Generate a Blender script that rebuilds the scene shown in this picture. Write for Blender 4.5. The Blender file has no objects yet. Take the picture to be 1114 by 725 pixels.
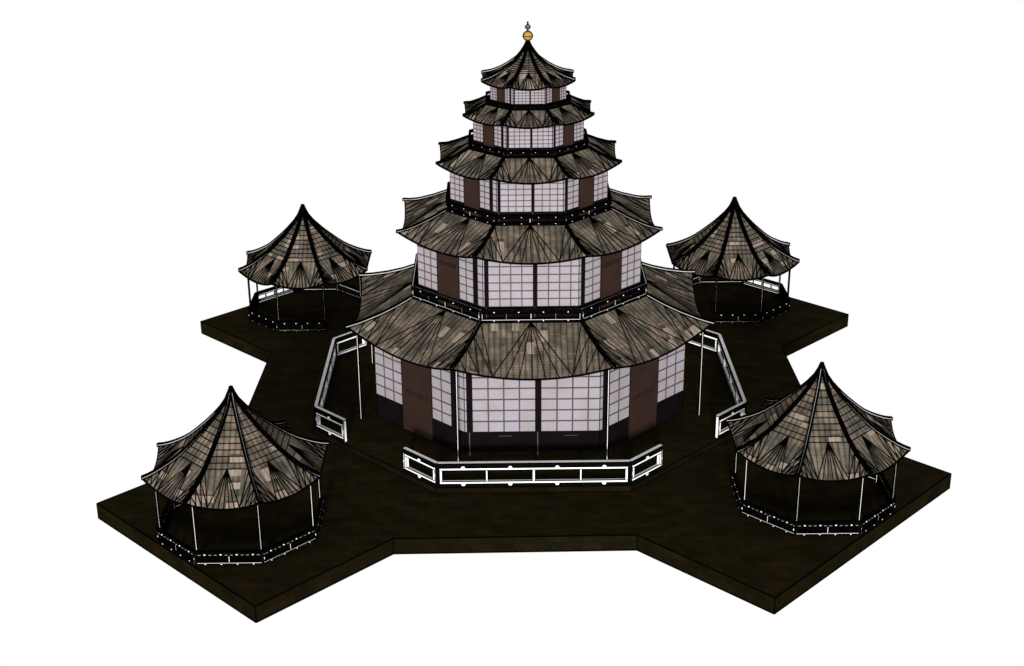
import bpy, math, random
from mathutils import Vector, Matrix, Euler
random.seed(7)
S = bpy.context.scene
COL = S.collection
PI = math.pi

# ------------------------------------------------------------ camera, world, light
cam = bpy.data.objects.new('camera', bpy.data.cameras.new('camera'))
COL.objects.link(cam)
S.camera = cam
cam.data.sensor_width = 36.0
cam.data.lens = 1581.685 / 1114.0 * 36.0
cam.data.clip_end = 2000.0
cam.location = (-1.73012, -83.76281, 37.92973)
cam.matrix_world = (Matrix.Translation(cam.location) @ Matrix.Rotation(-0.00834, 4, 'Z')
                    @ Matrix.Rotation(1.18352, 4, 'X') @ Matrix.Rotation(-0.007267, 4, 'Z'))

W = bpy.data.worlds.new('World')
S.world = W
W.use_nodes = True
bg = W.node_tree.nodes['Background']
bg.inputs[0].default_value = (1, 1, 1, 1)      # blank white studio surround
bg.inputs[1].default_value = 1.0

sl = bpy.data.lights.new('studio_lamp', 'SUN')
sl.energy = 6.0
sl.angle = math.radians(6)
sl.color = (1, 0.99, 0.97)
so = bpy.data.objects.new('studio_lamp', sl)
COL.objects.link(so)
so.rotation_euler = Vector((0.05, 0.97, -0.21)).to_track_quat('-Z', 'Y').to_euler()

S.view_settings.view_transform = 'Standard'
S.view_settings.look = 'None'
S.view_settings.exposure = 0
S.view_settings.gamma = 1


# ------------------------------------------------------------ materials
def nmat(name, rough=0.9, spec=0.0):
    m = bpy.data.materials.new(name)
    m.use_nodes = True
    b = m.node_tree.nodes['Principled BSDF']
    b.inputs['Roughness'].default_value = rough
    b.inputs['Specular IOR Level'].default_value = spec
    return m, m.node_tree, b


def N(t, kind, **kw):
    n = t.nodes.new(kind)
    for k, v in kw.items():
        setattr(n, k, v)
    return n


def ramp(t, stops):
    r = N(t, 'ShaderNodeValToRGB')
    while len(r.color_ramp.elements) < len(stops):
        r.color_ramp.elements.new(0.5)
    for e, (p, c) in zip(r.color_ramp.elements, stops):
        e.position = p
        e.color = (*c, 1)
    return r


def mix(t, fac, a, b, mode='MIX'):
    m = N(t, 'ShaderNodeMix', data_type='RGBA', blend_type=mode)
    for sock, val in ((m.inputs[0], fac), (m.inputs[6], a), (m.inputs[7], b)):
        if isinstance(val, bpy.types.NodeSocket):
            t.links.new(val, sock)
        else:
            sock.default_value = val if isinstance(val, (int, float)) else (*val, 1)
    return m.outputs[2]


def mottled(name, c1, c2, scale, rough=0.9, spec=0.1, detail=4):
    m, t, b = nmat(name, rough, spec)
    tc = N(t, 'ShaderNodeTexCoord')
    n = N(t, 'ShaderNodeTexNoise')
    n.inputs['Scale'].default_value = scale
    n.inputs['Detail'].default_value = detail
    t.links.new(tc.outputs['Object'], n.inputs['Vector'])
    r = ramp(t, [(0.3, c1), (0.7, c2)])
    t.links.new(n.outputs['Fac'], r.inputs[0])
    t.links.new(r.outputs[0], b.inputs['Base Color'])
    return m


def brick(t, vec, w, h, c1, c2, mortar, msize, offset=0.5):
    k = N(t, 'ShaderNodeTexBrick', offset=offset, squash=1.0)
    t.links.new(vec, k.inputs['Vector'])
    k.inputs['Scale'].default_value = 1
    k.inputs['Brick Width'].default_value = w
    k.inputs['Row Height'].default_value = h
    k.inputs['Mortar Size'].default_value = msize
    k.inputs['Mortar Smooth'].default_value = 0.6
    k.inputs['Color1'].default_value = (*c1, 1)
    k.inputs['Color2'].default_value = (*c2, 1)
    k.inputs['Mortar'].default_value = (*mortar, 1)
    return k


def shingle_material(name, gw, rowh, patch_w, patch_h, patch_thr, mort):
    """weathered wooden shingles; UV is metres across and down the slope"""
    m, t, b = nmat(name, 1.0, 0.0)
    uv = N(t, 'ShaderNodeUVMap', uv_map='uv').outputs[0]
    k = brick(t, uv, gw, rowh, (0.054, 0.049, 0.040), (0.083, 0.075, 0.062), (0.042, 0.037, 0.030), mort, 0.0)
    n = N(t, 'ShaderNodeTexNoise')
    n.inputs['Scale'].default_value = 0.9
    n.inputs['Detail'].default_value = 6
    t.links.new(uv, n.inputs['Vector'])
    nr = ramp(t, [(0.34, (0.55, 0.56, 0.54)), (0.5, (1.0, 0.96, 0.93)), (0.64, (1.65, 1.42, 1.34))])
    t.links.new(n.outputs['Fac'], nr.inputs[0])
    col = mix(t, 1.0, k.outputs['Color'], nr.outputs[0], 'MULTIPLY')
    # boards down the slope, rounded by painted shading, with a dark groove between them
    sx = N(t, 'ShaderNodeSeparateXYZ')
    t.links.new(uv, sx.inputs[0])
    dv = N(t, 'ShaderNodeMath', operation='DIVIDE')
    t.links.new(sx.outputs[0], dv.inputs[0])
    dv.inputs[1].default_value = gw
    fr = N(t, 'ShaderNodeMath', operation='FRACT')
    t.links.new(dv.outputs[0], fr.inputs[0])
    gr = ramp(t, [(0.0, (.48, .46, .45)), (0.18, (.95, .94, .92)), (0.5, (1.18, 1.18, 1.16)), (0.82, (.95, .94, .92)), (1.0, (.48, .46, .45))])
    t.links.new(fr.outputs[0], gr.inputs[0])
    col = mix(t, 1.0, col, gr.outputs[0], 'MULTIPLY')
    # a fine streaking of the grain down the slope
    mp = N(t, 'ShaderNodeMapping')
    mp.inputs['Scale'].default_value = (9, 1.2, 1)
    t.links.new(uv, mp.inputs[0])
    n2 = N(t, 'ShaderNodeTexNoise')
    n2.inputs['Scale'].default_value = 1.0
    n2.inputs['Detail'].default_value = 5
    t.links.new(mp.outputs[0], n2.inputs['Vector'])
    r2 = ramp(t, [(0.3, (0.78, 0.77, 0.75)), (0.7, (1.2, 1.2, 1.2))])
    t.links.new(n2.outputs['Fac'], r2.inputs[0])
    col = mix(t, 1.0, col, r2.outputs[0], 'MULTIPLY')
    # odd missing shingles: pale tan, with a reddish dark shadow painted above them
    def cell(dv):
        mp2 = N(t, 'ShaderNodeMapping')
        mp2.inputs['Location'].default_value = (0, dv, 0)
        t.links.new(uv, mp2.inputs[0])
        sn = N(t, 'ShaderNodeVectorMath', operation='SNAP')
        sn.inputs[1].default_value = (patch_w, patch_h, 1)
        t.links.new(mp2.outputs[0], sn.inputs[0])
        wn = N(t, 'ShaderNodeTexWhiteNoise', noise_dimensions='2D')
        t.links.new(sn.outputs[0], wn.inputs['Vector'])
        g = N(t, 'ShaderNodeMath', operation='GREATER_THAN')
        g.inputs[1].default_value = patch_thr
        t.links.new(wn.outputs['Value'], g.inputs[0])
        return g.outputs[0]
    dark = N(t, 'ShaderNodeMath', operation='MULTIPLY')
    t.links.new(cell(patch_h * 0.3), dark.inputs[0])
    dark.inputs[1].default_value = 0.75
    col = mix(t, dark.outputs[0], col, (0.035, 0.018, 0.015))
    tn = ramp(t, [(0.35, (0.12, 0.097, 0.078)), (0.62, (0.23, 0.19, 0.155))])
    t.links.new(n2.outputs['Fac'], tn.inputs[0])
    f2 = N(t, 'ShaderNodeMath', operation='MULTIPLY')
    t.links.new(cell(0), f2.inputs[0])
    f2.inputs[1].default_value = 0.85
    col = mix(t, f2.outputs[0], col, tn.outputs[0])
    t.links.new(col, b.inputs['Base Color'])
    return m


M = {}
M['shingle'] = shingle_material('weathered_shingle', 0.34, 0.17, 0.40, 0.75, 0.935, 0.02)
M['shingle_pav'] = shingle_material('pavilion_shingle', 0.30, 0.33, 0.62, 0.33, 0.91, 0.014)
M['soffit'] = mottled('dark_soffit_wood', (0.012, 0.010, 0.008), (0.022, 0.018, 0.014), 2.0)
M['line'], _t, _b = nmat('black_edge', 1.0, 0.0)
_b.inputs['Base Color'].default_value = (0.0006, 0.0006, 0.0006, 1)
M['black'] = mottled('black_beam', (0.0012, 0.0012, 0.0014), (0.0022, 0.002, 0.0024), 3, 1.0, 0.0)
M['white'] = mottled('white_paint', (0.80, 0.80, 0.80), (0.86, 0.86, 0.85), 2.0, 0.7, 0.1)
M['cap'] = mottled('grey_handrail', (0.30, 0.30, 0.30), (0.36, 0.36, 0.36), 2.0, 0.8, 0.1)
M['ridge'] = mottled('pale_ridge', (0.30, 0.30, 0.29), (0.40, 0.40, 0.39), 2.0, 0.8, 0.1)
M['lattice'] = mottled('brown_lattice', (0.050, 0.031, 0.032), (0.078, 0.046, 0.042), 1.5)
M['frame'] = mottled('dark_wood_frame', (0.0034, 0.0021, 0.0028), (0.0048, 0.0031, 0.0039), 1.2, 0.95, 0.0)
M['strip'] = mottled('grey_post_strip', (0.045, 0.04, 0.045), (0.06, 0.052, 0.06), 1.5)
M['door'] = mottled('brown_door', (0.0145, 0.0068, 0.0045), (0.0205, 0.0094, 0.0064), 0.9)
M['fitting'] = mottled('dark_door_fitting', (0.0015, 0.0028, 0.002), (0.004, 0.006, 0.004), 3)
M['gold'] = mottled('gold_leaf', (0.23, 0.125, 0.014), (0.30, 0.165, 0.025), 4, 0.6, 0.3)
M['greyball'] = mottled('grey_ball', (0.06, 0.055, 0.045), (0.11, 0.10, 0.08), 4, 0.7, 0.2)

# rice paper: slightly lilac, mottled
m, t, b = nmat('rice_paper', 0.95, 0.02)
tc = N(t, 'ShaderNodeTexCoord')
n = N(t, 'ShaderNodeTexNoise')
n.inputs['Scale'].default_value = 0.9
n.inputs['Detail'].default_value = 5
t.links.new(tc.outputs['Object'], n.inputs['Vector'])
r = ramp(t, [(0.3, (0.198, 0.182, 0.190)), (0.5, (0.216, 0.199, 0.214)), (0.75, (0.228, 0.215, 0.262))])
t.links.new(n.outputs['Fac'], r.inputs[0])
t.links.new(r.outputs[0], b.inputs['Base Color'])
M['paper'] = m

# dark paving of the platform
def stone(name, f, joint):
    m, t, b = nmat(name, 1.0, 0.0)
    uv = N(t, 'ShaderNodeUVMap', uv_map='uv').outputs[0]
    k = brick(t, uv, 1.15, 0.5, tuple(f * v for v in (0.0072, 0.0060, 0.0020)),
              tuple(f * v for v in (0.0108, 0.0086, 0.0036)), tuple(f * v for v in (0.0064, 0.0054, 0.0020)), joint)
    n = N(t, 'ShaderNodeTexNoise')
    n.inputs['Scale'].default_value = 0.8
    n.inputs['Detail'].default_value = 7
    n.inputs['Roughness'].default_value = 0.65
    t.links.new(uv, n.inputs['Vector'])
    r = ramp(t, [(0.3, (0.7, 0.82, 1.0)), (0.5, (1, 1, 1)), (0.7, (1.7, 1.15, 1.5))])
    t.links.new(n.outputs['Fac'], r.inputs[0])
    t.links.new(mix(t, 1.0, k.outputs['Color'], r.outputs[0], 'MULTIPLY'), b.inputs['Base Color'])
    return m
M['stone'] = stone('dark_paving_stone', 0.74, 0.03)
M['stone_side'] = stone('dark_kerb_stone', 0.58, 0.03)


# ------------------------------------------------------------ mesh builder
class MB:
    def __init__(self):
        self.v, self.f, self.m, self.uv, self.mats = [], [], [], [], []

    def mi(self, mat):
        if mat not in self.mats:
            self.mats.append(mat)
        return self.mats.index(mat)

    def face(self, pts, mat, uvs=None):
        i = len(self.v)
        self.v += [tuple(p) for p in pts]
        self.f.append(list(range(i, i + len(pts))))
        self.m.append(self.mi(mat))
        self.uv.append(uvs or [(p[0], p[1]) for p in pts])

    def prism(self, A, B, ax, ay, mat, bmat=None):
        """box swept from A to B with half-extent vectors ax, ay; top faces (+ay) may take bmat"""
        A, B, ax, ay = Vector(A), Vector(B), Vector(ax), Vector(ay)
        c = [A - ax - ay, A + ax - ay, A + ax + ay, A - ax + ay, B - ax - ay, B + ax - ay, B + ax + ay, B - ax + ay]
        L = (B - A).length
        for q, idx in enumerate(((0, 1, 2, 3), (5, 4, 7, 6), (4, 5, 1, 0), (1, 5, 6, 2), (3, 2, 6, 7), (4, 0, 3, 7))):
            self.face([c[j] for j in idx], bmat if (bmat and q == 4) else mat, [(0, 0), (L, 0), (L, .3), (0, .3)])

    def tube(self, pts, r, mat, n=4):
        pts = [Vector(p) for p in pts]
        rings = []
        for i, p in enumerate(pts):
            d = (pts[min(i + 1, len(pts) - 1)] - pts[max(i - 1, 0)]).normalized()
            a = d.cross(Vector((0, 0, 1)))
            if a.length < 1e-3:
                a = Vector((1, 0, 0))
            a.normalize()
            b_ = d.cross(a).normalized()
            rings.append([p + (a * math.cos(2 * PI * (k + .5) / n) + b_ * math.sin(2 * PI * (k + .5) / n)) * r for k in range(n)])
        i0 = len(self.v)
        for rg in rings:
            self.v += [tuple(q) for q in rg]
        mi = self.mi(mat)
        for i in range(len(rings) - 1):
            for k in range(n):
                a, b_ = i0 + i * n + k, i0 + i * n + (k + 1) % n
                self.f.append([a, b_, b_ + n, a + n])
                self.m.append(mi)
                self.uv.append([(0, 0)] * 4)
        for s in (0, len(rings) - 1):
            self.f.append([i0 + s * n + k for k in range(n)])
            self.m.append(mi)
            self.uv.append([(0, 0)] * n)

    def lathe(self, prof, mat, n=24, c=(0, 0)):
        for (r0, z0), (r1, z1) in zip(prof[:-1], prof[1:]):
            for k in range(n):
                a, b_ = 2 * PI * k / n, 2 * PI * (k + 1) / n
                P = [(c[0] + r0 * math.cos(a), c[1] + r0 * math.sin(a), z0), (c[0] + r0 * math.cos(b_), c[1] + r0 * math.sin(b_), z0),
                     (c[0] + r1 * math.cos(b_), c[1] + r1 * math.sin(b_), z1), (c[0] + r1 * math.cos(a), c[1] + r1 * math.sin(a), z1)]
                if r0 < 1e-6:
                    P = P[1:]
                elif r1 < 1e-6:
                    P = P[:3]
                self.face(P, mat)

    def build(self, name, parent=None, smooth=False):
        me = bpy.data.meshes.new(name)
        me.from_pydata(self.v, [], self.f)
        for k in self.mats:
            me.materials.append(M[k])
        me.polygons.foreach_set('material_index', self.m)
        ul = me.uv_layers.new(name='uv')
        flat = [c for f in self.uv for q in f for c in q]
        ul.data.foreach_set('uv', flat)
        if smooth:
            me.polygons.foreach_set('use_smooth', [True] * len(self.f))
        me.update()
        o = bpy.data.objects.new(name, me)
        COL.objects.link(o)
        if parent:
            o.parent = parent
        return o


def tag(o, label=None, cat=None, group=None, kind=None):
    for k, v in (('label', label), ('category', cat), ('group', group), ('kind', kind)):
        if v:
            o[k] = v
    return o


def thing(name, loc, label, cat, group=None):
    o = bpy.data.objects.new(name, None)
    COL.objects.link(o)
    o.location = loc
    return tag(o, label, cat, group)


def kids(o):
    return [c for c in bpy.data.objects if c.parent == o]


def copy_tree(o, parent=None):
    c = o.copy()
    COL.objects.link(c)
    c.parent = parent
    for ch in kids(o):
        copy_tree(ch, c)
    return c


def P8(k, R, z=0.0):
    """corner k of an octagon with a flat side facing the camera; side k runs from corner k to k+1.
    side 0 is the front, 1 front-right, 2 right ..."""
    a = math.radians(-112.5 + 45 * k)
    return Vector((R * math.cos(a), R * math.sin(a), z))


Z = Vector((0, 0, 1))
LW = 0.031      # radius of the drawn black edges


# ------------------------------------------------------------ roofs
def lerp_prof(prof, R):
    for (r0, z0), (r1, z1) in zip(prof[:-1], prof[1:]):
        if r0 <= R <= r1:
            return z0 + (z1 - z0) * (R - r0) / (r1 - r0)
    return prof[-1][1]


def make_roof(parent, prof, fan_from, rows, zmid, bow, shingle, cap, half=6, fan=3, name='roof', capmat='ridge', topmat='line', lw=1.0):
    """prof: ridge line (R, z) from the top to the eave tip. rows: radii of straight courses above the fan.
    fan_from: radius where the fan of triangles starts."""
    mb = MB()
    LW = 0.035 * lw
    Rt = prof[-1][0] * 0.985
    zt = prof[-1][1]
    rk = [fan_from + (Rt - fan_from) * q for q in (0, .25, .5, .75, 1)]
    rk_z = [lerp_prof(prof, q) for q in rk]
    for k in range(8):
        A, B = P8(k, 1), P8(k + 1, 1)
        mid = (A + B) / 2
        out = mid.normalized()
        tan = (B - A).normalized()

        def uv(p):
            rad = Vector((p[0], p[1], 0)).dot(out)
            s = math.hypot(rad, p[2] - prof[0][1]) if not rows else math.hypot(rad, (p[2] - prof[0][1]) * 0.8)
            return (Vector((p[0], p[1], 0)).dot(tan) + 11.3 * k + zt * 3.17 + (parent.location.x * 0.37 + parent.location.y * 0.23), s + zt * 5.1 + k * 2.73)

        def tri(a, b, c):
            mb.face([a, b, c], shingle, [uv(a), uv(b), uv(c)])
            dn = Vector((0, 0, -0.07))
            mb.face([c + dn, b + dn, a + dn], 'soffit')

        def line(a, b, r=LW * .92):
            mb.tube([a + Z * .012, b + Z * .012], r, 'line')

        # straight courses
        rr = list(rows) + ([fan_from] if rows else [])
        for r0, r1 in zip(rr[:-1], rr[1:]):
            a0, b0 = P8(k, r0, lerp_prof(prof, r0)), P8(k + 1, r0, lerp_prof(prof, r0))
            a1, b1 = P8(k, r1, lerp_prof(prof, r1)), P8(k + 1, r1, lerp_prof(prof, r1))
            tri(a0, a1, b1)
            tri(a0, b1, b0)
            line(a1, b1, LW * .8)
        # eave points
        n = half * 2
        tl, tr_ = P8(k, Rt, zt), P8(k + 1, Rt, zt)
        E = []
        for i in range(n + 1):
            s = -1 + 2 * i / n
            p = tl.lerp(tr_, i / n) - out * bow * (1 - s * s)
            p.z = zmid + (zt - zmid) * abs(s) ** 2.0
            E.append(p)
        Lr = [P8(k, rk[i], rk_z[i]) for i in range(5)]
        Rr = [P8(k + 1, rk[i], rk_z[i]) for i in range(5)]
        Mid = (Lr[0] + Rr[0]) / 2
        c = half
        for i in range(c - fan, c + fan):
            tri(Mid, E[i], E[i + 1])
        for i in range(c - fan, c + fan + 1):
            line(Mid, E[i])
        tri(Lr[0], E[c - fan], Mid)
        tri(Mid, E[c + fan], Rr[0])
        for side in (0, 1):
            rg = Lr if side == 0 else Rr
            ee = [E[c - fan - j] for j in range(half - fan + 1)] if side == 0 else [E[c + fan + j] for j in range(half - fan + 1)]
            m_ = len(ee) - 1
            # zigzag from (rg[0], ee[0]) to the tip
            seq = []
            i = j = 0
            while not (i == 4 and j == m_):
                if i < 4 and (j == m_ or (i + 1) / 4 <= (j + 1) / m_ + 1e-6) and i <= j * 4 / max(m_, 1):
                    seq.append((rg[i], rg[i + 1], ee[j])); i += 1
                elif j < m_:
                    seq.append((rg[i], ee[j], ee[j + 1])); j += 1
                else:
                    seq.append((rg[i], rg[i + 1], ee[j])); i += 1
                ax = rg[i]; bx = ee[j]
                if (ax - bx).length > 0.05:
                    line(ax, bx)
            line(rg[0], ee[0])
            for a, b_, c_ in seq:
                if (b_ - a).cross(c_ - a).length > 1e-5:
                    if (b_ - a).cross(c_ - a).z < 0:
                        b_, c_ = c_, b_
                    tri(a, b_, c_)
        if not rows:
            mb.tube([Lr[0], Rr[0]], LW * 1.5, 'line')
        # eave board
        mb.tube([p - Z * .035 for p in E], 0.066 * lw, 'line')
    roof = mb.build(name, parent)
    # ridge caps
    for k in range(8):
        rb = MB()
        line_r = [(r, z) for r, z in prof]
        # resample
        pts = []
        r0 = line_r[0][0]
        r0 = max(r0, 0.02)
        for i in range(15):
            R = r0 + (prof[-1][0] - r0) * i / 14
            pts.append(P8(k, R, lerp_prof(prof, R)))
        d = P8(k, 1)
        side = Vector((-d.y, d.x, 0)) * cap
        n_ = side.normalized()
        h = cap * 1.15                           # half height
        lr = LW * (1.0 if cap > .05 else .95)
        for a, b_ in zip(pts[:-1], pts[1:]):
            rb.prism(a + Z * h, b_ + Z * h, side * .42, Z * h, capmat, topmat)
        for sgn in (-1, 1):
            rb.tube([p + (side * .42 + n_ * lr * .9) * sgn + Z * (2.0 * h + lr * .55) for p in pts], lr * 1.5, 'line')
            rb.tube([p + (side * .55 + n_ * lr * 1.3) * sgn + Z * 0.015 for p in pts], lr * 1.2, 'line')
        e = pts[-1]
        rb.prism(e + Z * h, e + Z * h + d * 0.035, side * 1.1, Z * (h + .045), 'line')
        rb.build('ridge_cap', roof)
    return roof


# ------------------------------------------------------------ railings
def rail_panel(parent, A, B, s, ncell, out, lw=LW, ends=(True, True), name='railing_panel', capmat=None):
    """A, B: foot corners of a panel on its outer line. s: size factor. out: outward horizontal unit vector"""
    A, B = Vector(A), Vector(B)
    d = (B - A).normalized()
    L = (B - A).length
    out = Vector(out)
    g = 0.17 * s                                   # clear of the corner post
    a, b = A + d * g, B - d * g
    D = 0.10 * s                                   # half depth of the frame
    z0, zf0, zf1, ztop = 0.0, 0.17 * s, 1.13 * s, 1.40 * s
    fw = 0.065 * s                                 # half width of frame bars
    cen = -out * D

    def q(x, z, o=0.0):                             # x along the panel from a
        return a + d * x + Z * z + cen + out * o
    Lf = (b - a).length
    small = s < .9
    fr = MB()
    fr.prism(q(0, zf0 + fw), q(Lf, zf0 + fw), out * D, Z * fw, 'white', 'line' if small else 'cap')
    fr.prism(q(0, zf1 - fw), q(Lf, zf1 - fw), out * D, Z * fw, 'white')
    for i in range(ncell + 1):
        x = Lf * i / ncell
        w = fw if (i in (0, ncell) or i * 2 == ncell) else fw * .7
        x = min(max(x, w), Lf - w)
        zt = 2 * fw
        if small and i not in (0, ncell):
            w = .014 if i * 2 == ncell else .006
        elif small:
            w = .010
        if small:
            fr.prism(q(x, zf0 + zt), q(x, zf1 - zt), d * w, out * (D - .006), 'black')
            if s > .3 and (i * 2 == ncell or (capmat and i in (0, ncell)) or capmat):
                fr.prism(q(x, zf0 + zt, D), q(x, zf1 - zt, D), d * w * .9, out * .006, 'white')
        else:
            fr.prism(q(x, zf0 + zt), q(x, zf1 - zt), d * w, out * (D - .002), 'white')
        for sx in (-1, 1):
            fr.tube([q(x + sx * (w + (.012 if small else 0)), zf0 + zt, D), q(x + sx * (w + (.012 if small else 0)), zf1 - zt, D)], lw * .7, 'line')
            if s > .9:
                fr.tube([q(x + sx * w, zf0 + zt, -D), q(x + sx * w, zf1 - zt, -D)], lw * .6, 'line')
    for z in (zf0, zf0 + 2 * fw, zf1 - 2 * fw, zf1):
        fr.tube([q(0, z, D), q(Lf, z, D)], lw * .9, 'line')
        fr.tube([q(0, z, -D), q(Lf, z, -D)], lw * .7, 'line')
    if small:       # the outer face of the bars is black but for a thin white fillet
        fr.prism(q(0, zf1 - fw, D + .004), q(Lf, zf1 - fw, D + .004), out * .004, Z * (fw + .004), 'line')
        if s > .4 and not capmat:      # broken white fillet
            for i in range(ncell * 3):
                xx = Lf * (i + .25) / (ncell * 3)
                fr.tube([q(xx, zf1 - fw * .3, D + .014), q(xx + Lf * .5 / (ncell * 3), zf1 - fw * .3, D + .014)], lw * .36, 'cap')
        fr.tube([q(0, zf0 + 2 * fw, D + .01), q(Lf, zf0 + 2 * fw, D + .01)], lw * .85, 'line')
        fr.tube([q(0, zf0 - .004, D + .01), q(Lf, zf0 - .004, D + .01)], lw * .8, 'line')
        for z in (zf0, zf0 + 2 * fw + .01, zf1 - 2 * fw - .01):
            fr.tube([q(0, z, -D - .012), q(Lf, z, -D - .012)], lw * .9, 'line')
        if s < .3:
            fr.prism(q(0, zf0 + fw, D + .004), q(Lf, zf0 + fw, D + .004), out * .004, Z * (fw + .004), 'line')
    # little studs that tie frame and rails together
    for i in range(ncell if s > .22 else 0):
        x = Lf * (i + .5) / ncell
        for zz, dz in ((zf1, 1), (zf0, -1)):
            w0, w1, hh = (.13 * s, .055 * s, .11 * s) if not small else (.085 * s, .03 * s, .08 * s)
            P = [q(x - w0, zz, D + .03), q(x + w0, zz, D + .03), q(x + w1, zz + dz * hh, D + .03), q(x - w1, zz + dz * hh, D + .03)]
            bk = [p - out * D * 2 for p in P]
            fr.face(P if dz > 0 else P[::-1], 'white')
            fr.face(bk[::-1] if dz > 0 else bk, 'white')
            for j in range(4):
                fr.face([P[j], P[(j + 1) % 4], bk[(j + 1) % 4], bk[j]], 'white')
    for x, sx in ((0, -1), (Lf, 1)):
        zz = (zf0 + zf1) / 2
        P = [q(x, zz - .12 * s, D + .012), q(x, zz + .12 * s, D + .012), q(x + sx * .10 * s, zz + .05 * s, D + .012), q(x + sx * .10 * s, zz - .05 * s, D + .012)]
        fr.face(P, 'white')
        bk = [p - out * D * 2 for p in P]
        fr.face(bk, 'white')
        for j in range(4):
            fr.face([P[j], P[(j + 1) % 4], bk[(j + 1) % 4], bk[j]], 'white')
    frame = fr.build(name, parent)
    hr = MB()
    mid = (zf1 + .012 + ztop) / 2
    hh = (ztop - zf1 - .012) / 2
    xa, xb = -g * .55, Lf + g * .55
    hr.prism(q(xa, mid), q(xb, mid), out * D * 1.1, Z * hh, 'black')
    hr.prism(q(xa, ztop + .02 * s + .004), q(xb, ztop + .02 * s + .004), out * D * .95, Z * .02 * s, capmat or ('black' if small else 'cap'))
    k_ = 1.45 if small else 1.0
    hr.tube([q(xa, ztop + .01, D * 1.2), q(xb, ztop + .01, D * 1.2)], lw * k_, 'line')
    hr.tube([q(xa, ztop + .02, -D * 1.25), q(xb, ztop + .02, -D * 1.25)], lw * 1.1 * k_, 'line')
    hr.build('handrail', frame)
    br = MB()
    br.prism(q(xa, (zf0 - .012) / 2 + .004), q(xb, (zf0 - .012) / 2 + .004), out * D * 1.1, Z * (zf0 - .012) / 2, 'black')
    br.build('bottom_rail', frame)
    return frame


def corner_post(parent, p, s, name='corner_post'):
    mb = MB()
    p = Vector(p)
    mb.prism(p, p + Z * 1.42 * s, (0.13 * s, 0, 0), (0, 0.13 * s, 0), 'black')
    return mb.build(name, parent)


def white_post(parent, p, z0, z1, w=0.042, name='post', yaw=0, lwf=1.0):
    mb = MB()
    p = Vector((p[0], p[1], 0))
    dx, dy = Vector((math.cos(yaw), math.sin(yaw), 0)), Vector((-math.sin(yaw), math.cos(yaw), 0))
    mb.prism(p + Z * z0, p + Z * z1, dx * w, dy * w, 'white')
    for sx in (-1, 1):
        for sy in (-1, 1):
            mb.tube([p + dx * sx * (w + .012) + dy * sy * (w + .012) + Z * z0, p + dx * sx * (w + .012) + dy * sy * (w + .012) + Z * z1], LW * lwf, 'line')
    return mb.build(name, parent)


# ------------------------------------------------------------ the platform
HP = 0.4      # height of the plinth under the tower
TH = 0.88     # thickness of the platform
outline = [(-7.44, -17.89), (5.26, -17.79), (11.35, -23.92), (23.48, -11.41), (17.40, -5.28),
           (17.36, 7.24), (23.23, 13.09), (13.1, 23.2), (7.3, 17.3), (-7.2, 17.3), (-13.06, 23.1), (-23.17, 13.0),
           (-17.31, 7.11), (-17.60, -7.50), (-23.82, -13.74), (-13.64, -24.13)]
mb = MB()
top = [Vector((x, y, -HP)) for x, y in outline]
bot = [p - Z * TH for p in top]
mb.face(top, 'stone')
mb.face(bot[::-1], 'stone')
u = 0
for i in range(len(top)):
    j = (i + 1) % len(top)
    L = (top[j] - top[i]).length
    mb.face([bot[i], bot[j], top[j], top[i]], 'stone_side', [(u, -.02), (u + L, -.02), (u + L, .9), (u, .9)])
    u += L
    mb.tube([top[i], top[j]], LW * 1.1, 'line')
    mb.tube([bot[i], bot[j]], 0.05, 'line')
    mb.tube([bot[i], top[i]], LW * 1.1, 'line')
g = mb.build('pavement')
tag(g, 'dark stone platform with four square lobes under the pagoda and pavilions', 'platform', kind='structure')

# ------------------------------------------------------------ the pagoda
pagoda = thing('pagoda', (0, 0, 0), 'tall five-tiered wooden pagoda with golden ball finial at centre of platform', 'pagoda')
mb = MB()
for k in range(8):
    a, b = P8(k, 14.1, -HP + .002), P8(k + 1, 14.1, -HP + .002)
    a1, b1 = P8(k, 14.06, -.08), P8(k + 1, 14.06, -.08)
    a2, b2 = P8(k, 12.6, 0), P8(k + 1, 12.6, 0)
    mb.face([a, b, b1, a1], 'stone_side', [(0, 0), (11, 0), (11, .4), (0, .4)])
    mb.face([a2, b2, Vector((0, 0, 0))], 'stone')
    mb.face([a1, b1, b2, a2], 'stone')
    mb.tube([a, b], LW, 'line')
    mb.tube([a1, b1], LW * .8, 'line')
    mb.tube([a, a1], LW * .8, 'line')
tag(mb.build('plinth', pagoda), 'low eight-sided dark stone plinth under the pagoda')

# (wall radius, base z, wall top z, size factor)
TIERS = [(10.0, 0.0, 5.75, 1.0), (7.10, 7.02, 11.28, .713), (4.95, 12.34, 15.12, .495), (3.43, 15.93, 17.85, .343), (2.34, 18.38, 19.74, .234)]
AXIS = [('s', 0, .015), ('p', .015, .06), ('w', .06, .522), ('p', .522, .568), ('w', .568, 1.0)]
LEFTD = [('w', 0, .315), ('d', .315, .652), ('w', .652, .86), ('p', .86, .93), ('s', .93, 1.0)]
RIGHTD = [('s', 0, .03), ('p', .03, .09), ('w', .09, .335), ('d', .335, .669), ('w', .669, 1.0)]
ncols = {(0, 2): 4}


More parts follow.
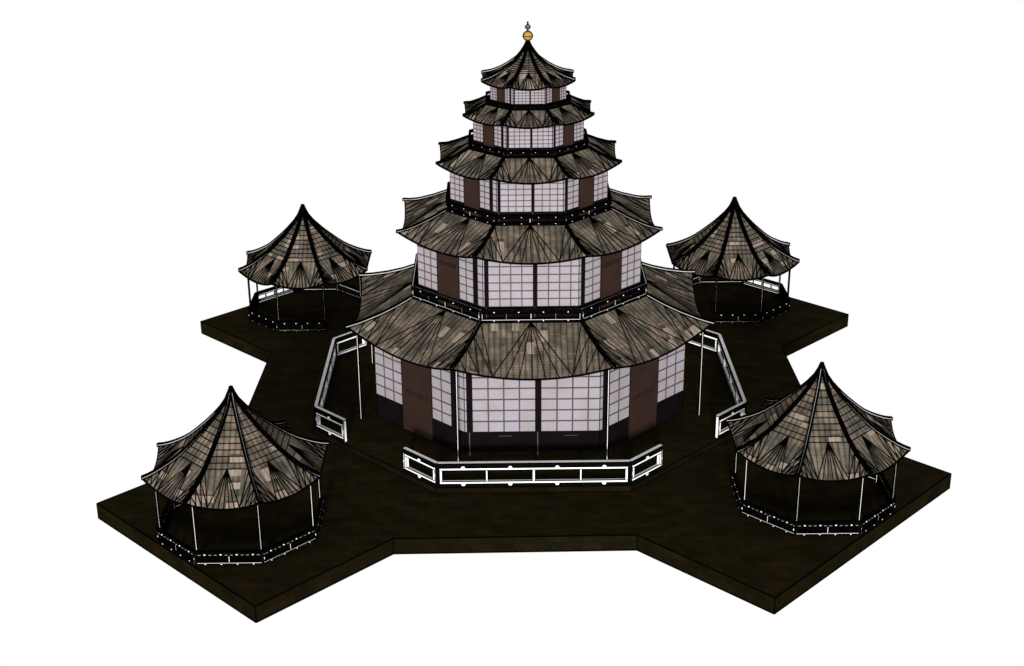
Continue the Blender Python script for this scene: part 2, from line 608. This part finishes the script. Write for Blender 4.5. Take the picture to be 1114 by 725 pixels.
def lattice_window(parent, A, d, out, x0, x1, z0, z1, s, name='window', xoff=None):
    """paper panel with brown lattice bars; columns 1/4 of a big panel wide"""
    w = MB()
    cw, rh = .1155 * 7.654 * s, .68 * s
    lt = .030 * s + .010

    def q(x, z, o):
        return A + d * x + Z * z + out * o
    w.face([q(x0, z0, .02), q(x1, z0, .02), q(x1, z1, .02), q(x0, z1, .02)], 'paper')
    n = max(1, round((x1 - x0) / cw))
    if xoff is None:
        xs = [x0 + (x1 - x0) * i / n for i in range(1, n)]
    else:
        xs = [x for x in (xoff + cw * i for i in range(1, 8)) if x < x1 - lt]
    for x in xs:
        w.prism(q(x, z0, .028), q(x, z1, .028), d * lt, out * .012, 'lattice')
    z = z0 + rh
    while z < z1 - lt:
        w.prism(q(x0, z, .031), q(x1, z, .031), Z * lt, out * .012, 'lattice')
        z += rh
    # soft dark margin of the frame at the bottom
    w.prism(q(x0, z0, .03), q(x1, z0, .03), Z * lt * .9, out * .018, 'frame')
    return w.build(name, parent)


for ti, (R, zb, zt, s) in enumerate(TIERS):
    wall = MB()
    for k in range(8):
        wall.face([P8(k, R, zb), P8(k + 1, R, zb), P8(k + 1, R, zt), P8(k, R, zt)], 'frame')
        wall.tube([P8(k, R, zb), P8(k, R, zt)], LW if ti < 4 else LW * .8, 'line')
        wall.tube([P8(k, R, zb), P8(k + 1, R, zb)], LW, 'line')
    wall_faces = wall
    wo = None
    jobs = []
    for k in range(8):
        A, B = P8(k, R), P8(k + 1, R)
        d = (B - A).normalized()
        L = (B - A).length
        out = (A + B).normalized()
        zs = zb + 1.46 * s
        pat = AXIS if k % 2 == 0 else (RIGHTD if k in (1, 5) else LEFTD)
        for kind, f0, f1 in pat:
            if kind == 'p':
                wall.prism(A + d * L * (f0 + f1) / 2 + Z * (zb + .01), A + d * L * (f0 + f1) / 2 + Z * zt, d * L * (f1 - f0) / 2, out * .04, 'frame')
                if pat is AXIS:
                    x = L * (f0 + f1) / 2 - .03 * s
                    wall.prism(A + d * x + out * .045 + Z * (zb + .02), A + d * x + out * .045 + Z * (zs + .0 * s), d * .028 * s, out * .006, 'strip')
            else:
                jobs.append((kind, A, d, out, L, f0, f1, zs))
        if pat is AXIS and ti < 2:       # fine joinery marks on the dark base boards
            for f in (.30, .79):
                wall.prism(A + d * L * (f - .05) + out * .006 + Z * (zb + 1.2 * s), A + d * L * (f + .05) + out * .006 + Z * (zb + 1.2 * s), Z * .012, out * .008, 'strip')
    wo = wall.build('wall', pagoda)
    for kind, A, d, out, L, f0, f1, zs in jobs:
        if kind == 'w':
            lattice_window(wo, A, d, out, L * f0 + .004, L * f1 - .004, zs, zt, s,
                           xoff=None if abs((f1 - f0) - .432) > .01 else L * f0)
        elif kind == 's':
            lattice_window(wo, A, d, out, L * f0 + .002, L * f1 - .002, zs, zt, s, name='window')
        else:
            dm = MB()
            x0, x1 = L * f0, L * f1
            dm.prism(A + d * (x0 + x1) / 2 + out * .02 + Z * (zb + .012), A + d * (x0 + x1) / 2 + out * .02 + Z * zt, d * (x1 - x0) / 2, out * .05, 'door')
            for x in (x0, x1):
                dm.tube([A + d * x + out * .07 + Z * zb, A + d * x + out * .07 + Z * zt], LW * .8, 'line')
            door = dm.build('door', wo)
            # the row of small iron fittings across the door
            if ti < 2:
                fm = MB()
                zc = zb + (2.55 if ti == 0 else 2.95)
                nn = 8
                for i in range(nn):
                    x = x0 + (x1 - x0) * (.16 + .68 * i / (nn - 1))
                    o_ = out * .078
                    hh = (.10 + .07 * ((i * 5) % 3) / 2) * (s ** .5)
                    fm.prism(A + d * x + o_ + Z * (zc - hh), A + d * x + o_ + Z * (zc + hh * .8), d * .045, out * .012, 'fitting')
                    fm.prism(A + d * (x - .05) + o_ + Z * (zc + hh * .8), A + d * (x + .07) + o_ + Z * (zc + hh * .8), Z * .022, out * .014, 'fitting')
                        # thing > part > sub-part: fittings belong to the door's own mesh
                i0 = len(dm.v)
                me = door.data
                bpy.data.objects.remove(door)
                dm.mi('fitting')
                for f, uvq in zip(fm.f, fm.uv):
                    dm.f.append([j + i0 for j in f])
                    dm.m.append(dm.mi('fitting'))
                    dm.uv.append(uvq)
                dm.v += fm.v
                door = dm.build('door', wo)

# roofs of the tower: ridge line (R, z), mid-eave z
RINGS = [(7.60, 7.30), (5.30, 12.40), (3.80, 15.93), (2.68, 18.44)]
T1 = [(7.55, 7.25), (8.6, 6.80), (9.65, 6.45), (10.75, 6.17), (11.3, 6.07), (11.72, 6.02)]
T2 = [(5.28, 12.36), (6.3, 11.93), (7.3, 11.60), (7.9, 11.48), (8.36, 11.45)]
T3 = [(3.78, 15.93), (4.6, 15.58), (5.3, 15.34), (5.80, 15.27)]
T4 = [(2.66, 18.44), (3.2, 18.18), (3.7, 17.99), (4.08, 17.94)]
T5 = [(0.0, 21.9), (.3, 21.35), (.67, 20.90), (1.23, 20.50), (1.79, 20.18), (2.34, 19.96), (2.9, 19.83)]
make_roof(pagoda, T1, 7.55, [], 5.27, .22, 'shingle', .058, topmat='cap')
make_roof(pagoda, T2, 5.28, [], 10.98, .15, 'shingle', .046)
make_roof(pagoda, T3, 3.78, [], 14.93, .10, 'shingle', .032, capmat='line')
make_roof(pagoda, T4, 2.66, [], 17.72, .07, 'shingle', .024, capmat='line')
make_roof(pagoda, T5, 1.55, [.12, .33, .5, .67, .84, 1.0, 1.14, 1.28, 1.42], 19.66, .05, 'shingle', .043)

# balcony floors and railings
for (R, z), s, ww in zip(RINGS, (.50, .36, .26, .18), (7.1, 4.95, 3.43, 2.34)):
    fl = MB()
    for k in range(8):
        fl.face([P8(k, R, z - .03), P8(k + 1, R, z - .03), P8(k + 1, ww - .1, z - .03), P8(k, ww - .1, z - .03)], 'black')
        fl.face([P8(k, R, z - .35), P8(k + 1, R, z - .35), P8(k + 1, R, z - .03), P8(k, R, z - .03)], 'black')
    fl.build('balcony_floor', pagoda)
    for k in range(8):
        A, B = P8(k, R - .04, z), P8(k + 1, R - .04, z)
        rail_panel(pagoda, A, B, s, 4, Vector(((A + B).x, (A + B).y, 0)).normalized(), lw=LW * (1.0 if s > .3 else 1.25), capmat='cap' if s > .45 else None)
        corner_post(pagoda, P8(k, R - .04 - .1 * s, z - .02), s)

for k in range(8):
    p = P8(k, 11.05)
    white_post(pagoda, p, 0.0, 6.05, .026, yaw=math.radians(22.5 + 45 * k))

fin = MB()
fin.lathe([(.27, 21.42), (.24, 21.5), (.18, 21.62), (.10, 21.85), (.09, 21.97), (.0, 21.98)], 'line', 12)
fin.lathe([(.05, 21.9), (.045, 22.6), (.045, 22.98), (0, 23.02)], 'line', 10)
fo = fin.build('finial', pagoda)


def ball(r, z, mat, name, ring):
    b_ = MB()
    b_.lathe([(r * math.sin(PI * i / 16), z - r * math.cos(PI * i / 16)) for i in range(17)], mat, 32)
    o = b_.build(name, fo, True)
    h = MB()
    for plane in range(2):
        pts = []
        for i in range(33):
            a = 2 * PI * i / 32
            rr = r + .008
            pts.append((rr * math.cos(a), 0, z + rr * math.sin(a)) if plane else (rr * math.cos(a), rr * math.sin(a), z))
        h.tube(pts, ring * (1.5 if plane else .7), 'line', 5)
    h.build('band', fo)
ball(.25, 22.19, 'gold', 'gold_ball', LW * 1.1)
ball(.12, 22.70, 'greyball', 'small_ball', LW * .9)
fc = MB()
fc.lathe([(.05, 22.44), (.07, 22.48), (.05, 22.52)], 'line', 10)
fc.lathe([(.03, 22.86), (.06, 22.92), (.05, 23.0), (0, 23.02)], 'line', 10)
fc.build('collar', fo)

# ------------------------------------------------------------ the balustrades round the tower
RR = 13.93
s_ = 1.0


def balustrade(kc, label):
    """stands along side kc of the plinth, with a short return on each neighbouring side"""
    A, B = P8(kc, RR), P8(kc + 1, RR)
    base = (A + B) / 2
    t_ = thing('balustrade', (base.x, base.y, -.08), label, 'balustrade', 'white framed balustrades round the pagoda plinth')
    sh = -base
    Ap, Bp = P8(kc - 1, RR), P8(kc + 2, RR)
    out0 = (A + B).normalized()
    rail_panel(t_, A + sh, B + sh, 1.0, 4, out0)
    for c0, c1, flip in ((A, Ap, True), (B, Bp, False)):
        dd = (c1 - c0).normalized()
        o = (c0 + c1)
        o.z = 0
        o.normalize()
        e = c0 + dd * 2.80
        if flip:
            rail_panel(t_, e + sh - dd * .0, c0 + sh, 1.0, 1, o)
        else:
            rail_panel(t_, c0 + sh, e + sh, 1.0, 1, o)
        pe = MB()
        q = e + sh - dd * .11 - o * .10
        pe.prism(q + Z * .0, q + Z * 1.34, dd * .035, o * .09, 'white')
        for a_ in (-1, 1):
            for b_ in (-1, 1):
                pe.tube([q + dd * a_ * .045 + o * b_ * .10, q + dd * a_ * .045 + o * b_ * .10 + Z * 1.34], LW * .9, 'line')
        pe.build('end_post', t_)
    for c0 in (A, B):
        corner_post(t_, c0 + sh - c0.normalized() * .12, 1.0)
    return t_


balustrade(0, 'white framed balustrade of four open cells in front of the pagoda front wall')
balustrade(6, 'white balustrade seen end-on to the left of the pagoda, behind the near left pavilion')
balustrade(2, 'white balustrade seen end-on to the right of the pagoda, behind the near right pavilion')

# ------------------------------------------------------------ the four pavilions
PROF = [(0.0, 7.51), (.2, 7.0), (.42, 6.66), (.66, 6.33), (1.0, 5.96), (1.3, 5.64), (1.69, 5.27), (2.19, 4.83), (2.69, 4.40), (3.13, 4.10), (3.6, 3.83), (4.1, 3.59), (4.5, 3.43), (4.9, 3.33)]


def pavilion(loc, open_side, label, lwf=1.0):
    t_ = thing('pavilion', loc, label, 'pavilion', 'open eight-sided pavilions on the platform lobes')
    off = Vector((0, 0, HP))                     # local z 0 is the paving
    prof = [(r_, z_ + HP) for r_, z_ in PROF]
    make_roof(t_, prof, 2.90, [.15, .45, .72, .99, 1.26, 1.53, 1.80, 2.07, 2.34, 2.62], 2.93 + HP, .12, 'shingle_pav', .052 * (lwf ** .45), half=7, fan=3, topmat='cap' if lwf < 1.1 else 'line', lw=lwf)
    for k in range(8):
        white_post(t_, P8(k, 4.27), 0.0, 3.62, .021, yaw=math.radians(22.5 + 45 * k), lwf=lwf * .9)
    for k in range(8):
        if k == open_side:
            continue
        A, B = P8(k, 4.46), P8(k + 1, 4.46)
        rail_panel(t_, A, B, .53, 4, (A + B).normalized(), lw=LW * lwf)
    for k in range(8):
        corner_post(t_, P8(k, 4.40), .53)
    kn = MB()
    kn.lathe([(.17, 6.95 + HP), (.10, 7.2 + HP), (.09, 7.42 + HP), (.10, 7.5 + HP), (.06, 7.57 + HP), (0, 7.6 + HP)], 'line', 12)
    kn.build('finial', t_)
    return t_


pavilion((-15.486, -16.185, -HP), 3, 'open shingled pavilion nearest the viewer on the left lobe of the platform')
pavilion((15.101, -13.944, -HP), 5, 'open shingled pavilion nearest the viewer on the right lobe of the platform')
pavilion((-15.651, 15.001, -HP), 1, 'small distant shingled pavilion behind the pagoda on the left', 1.3)
pavilion((15.062, 15.758, -HP), 7, 'small distant shingled pavilion behind the pagoda on the right', 1.3)
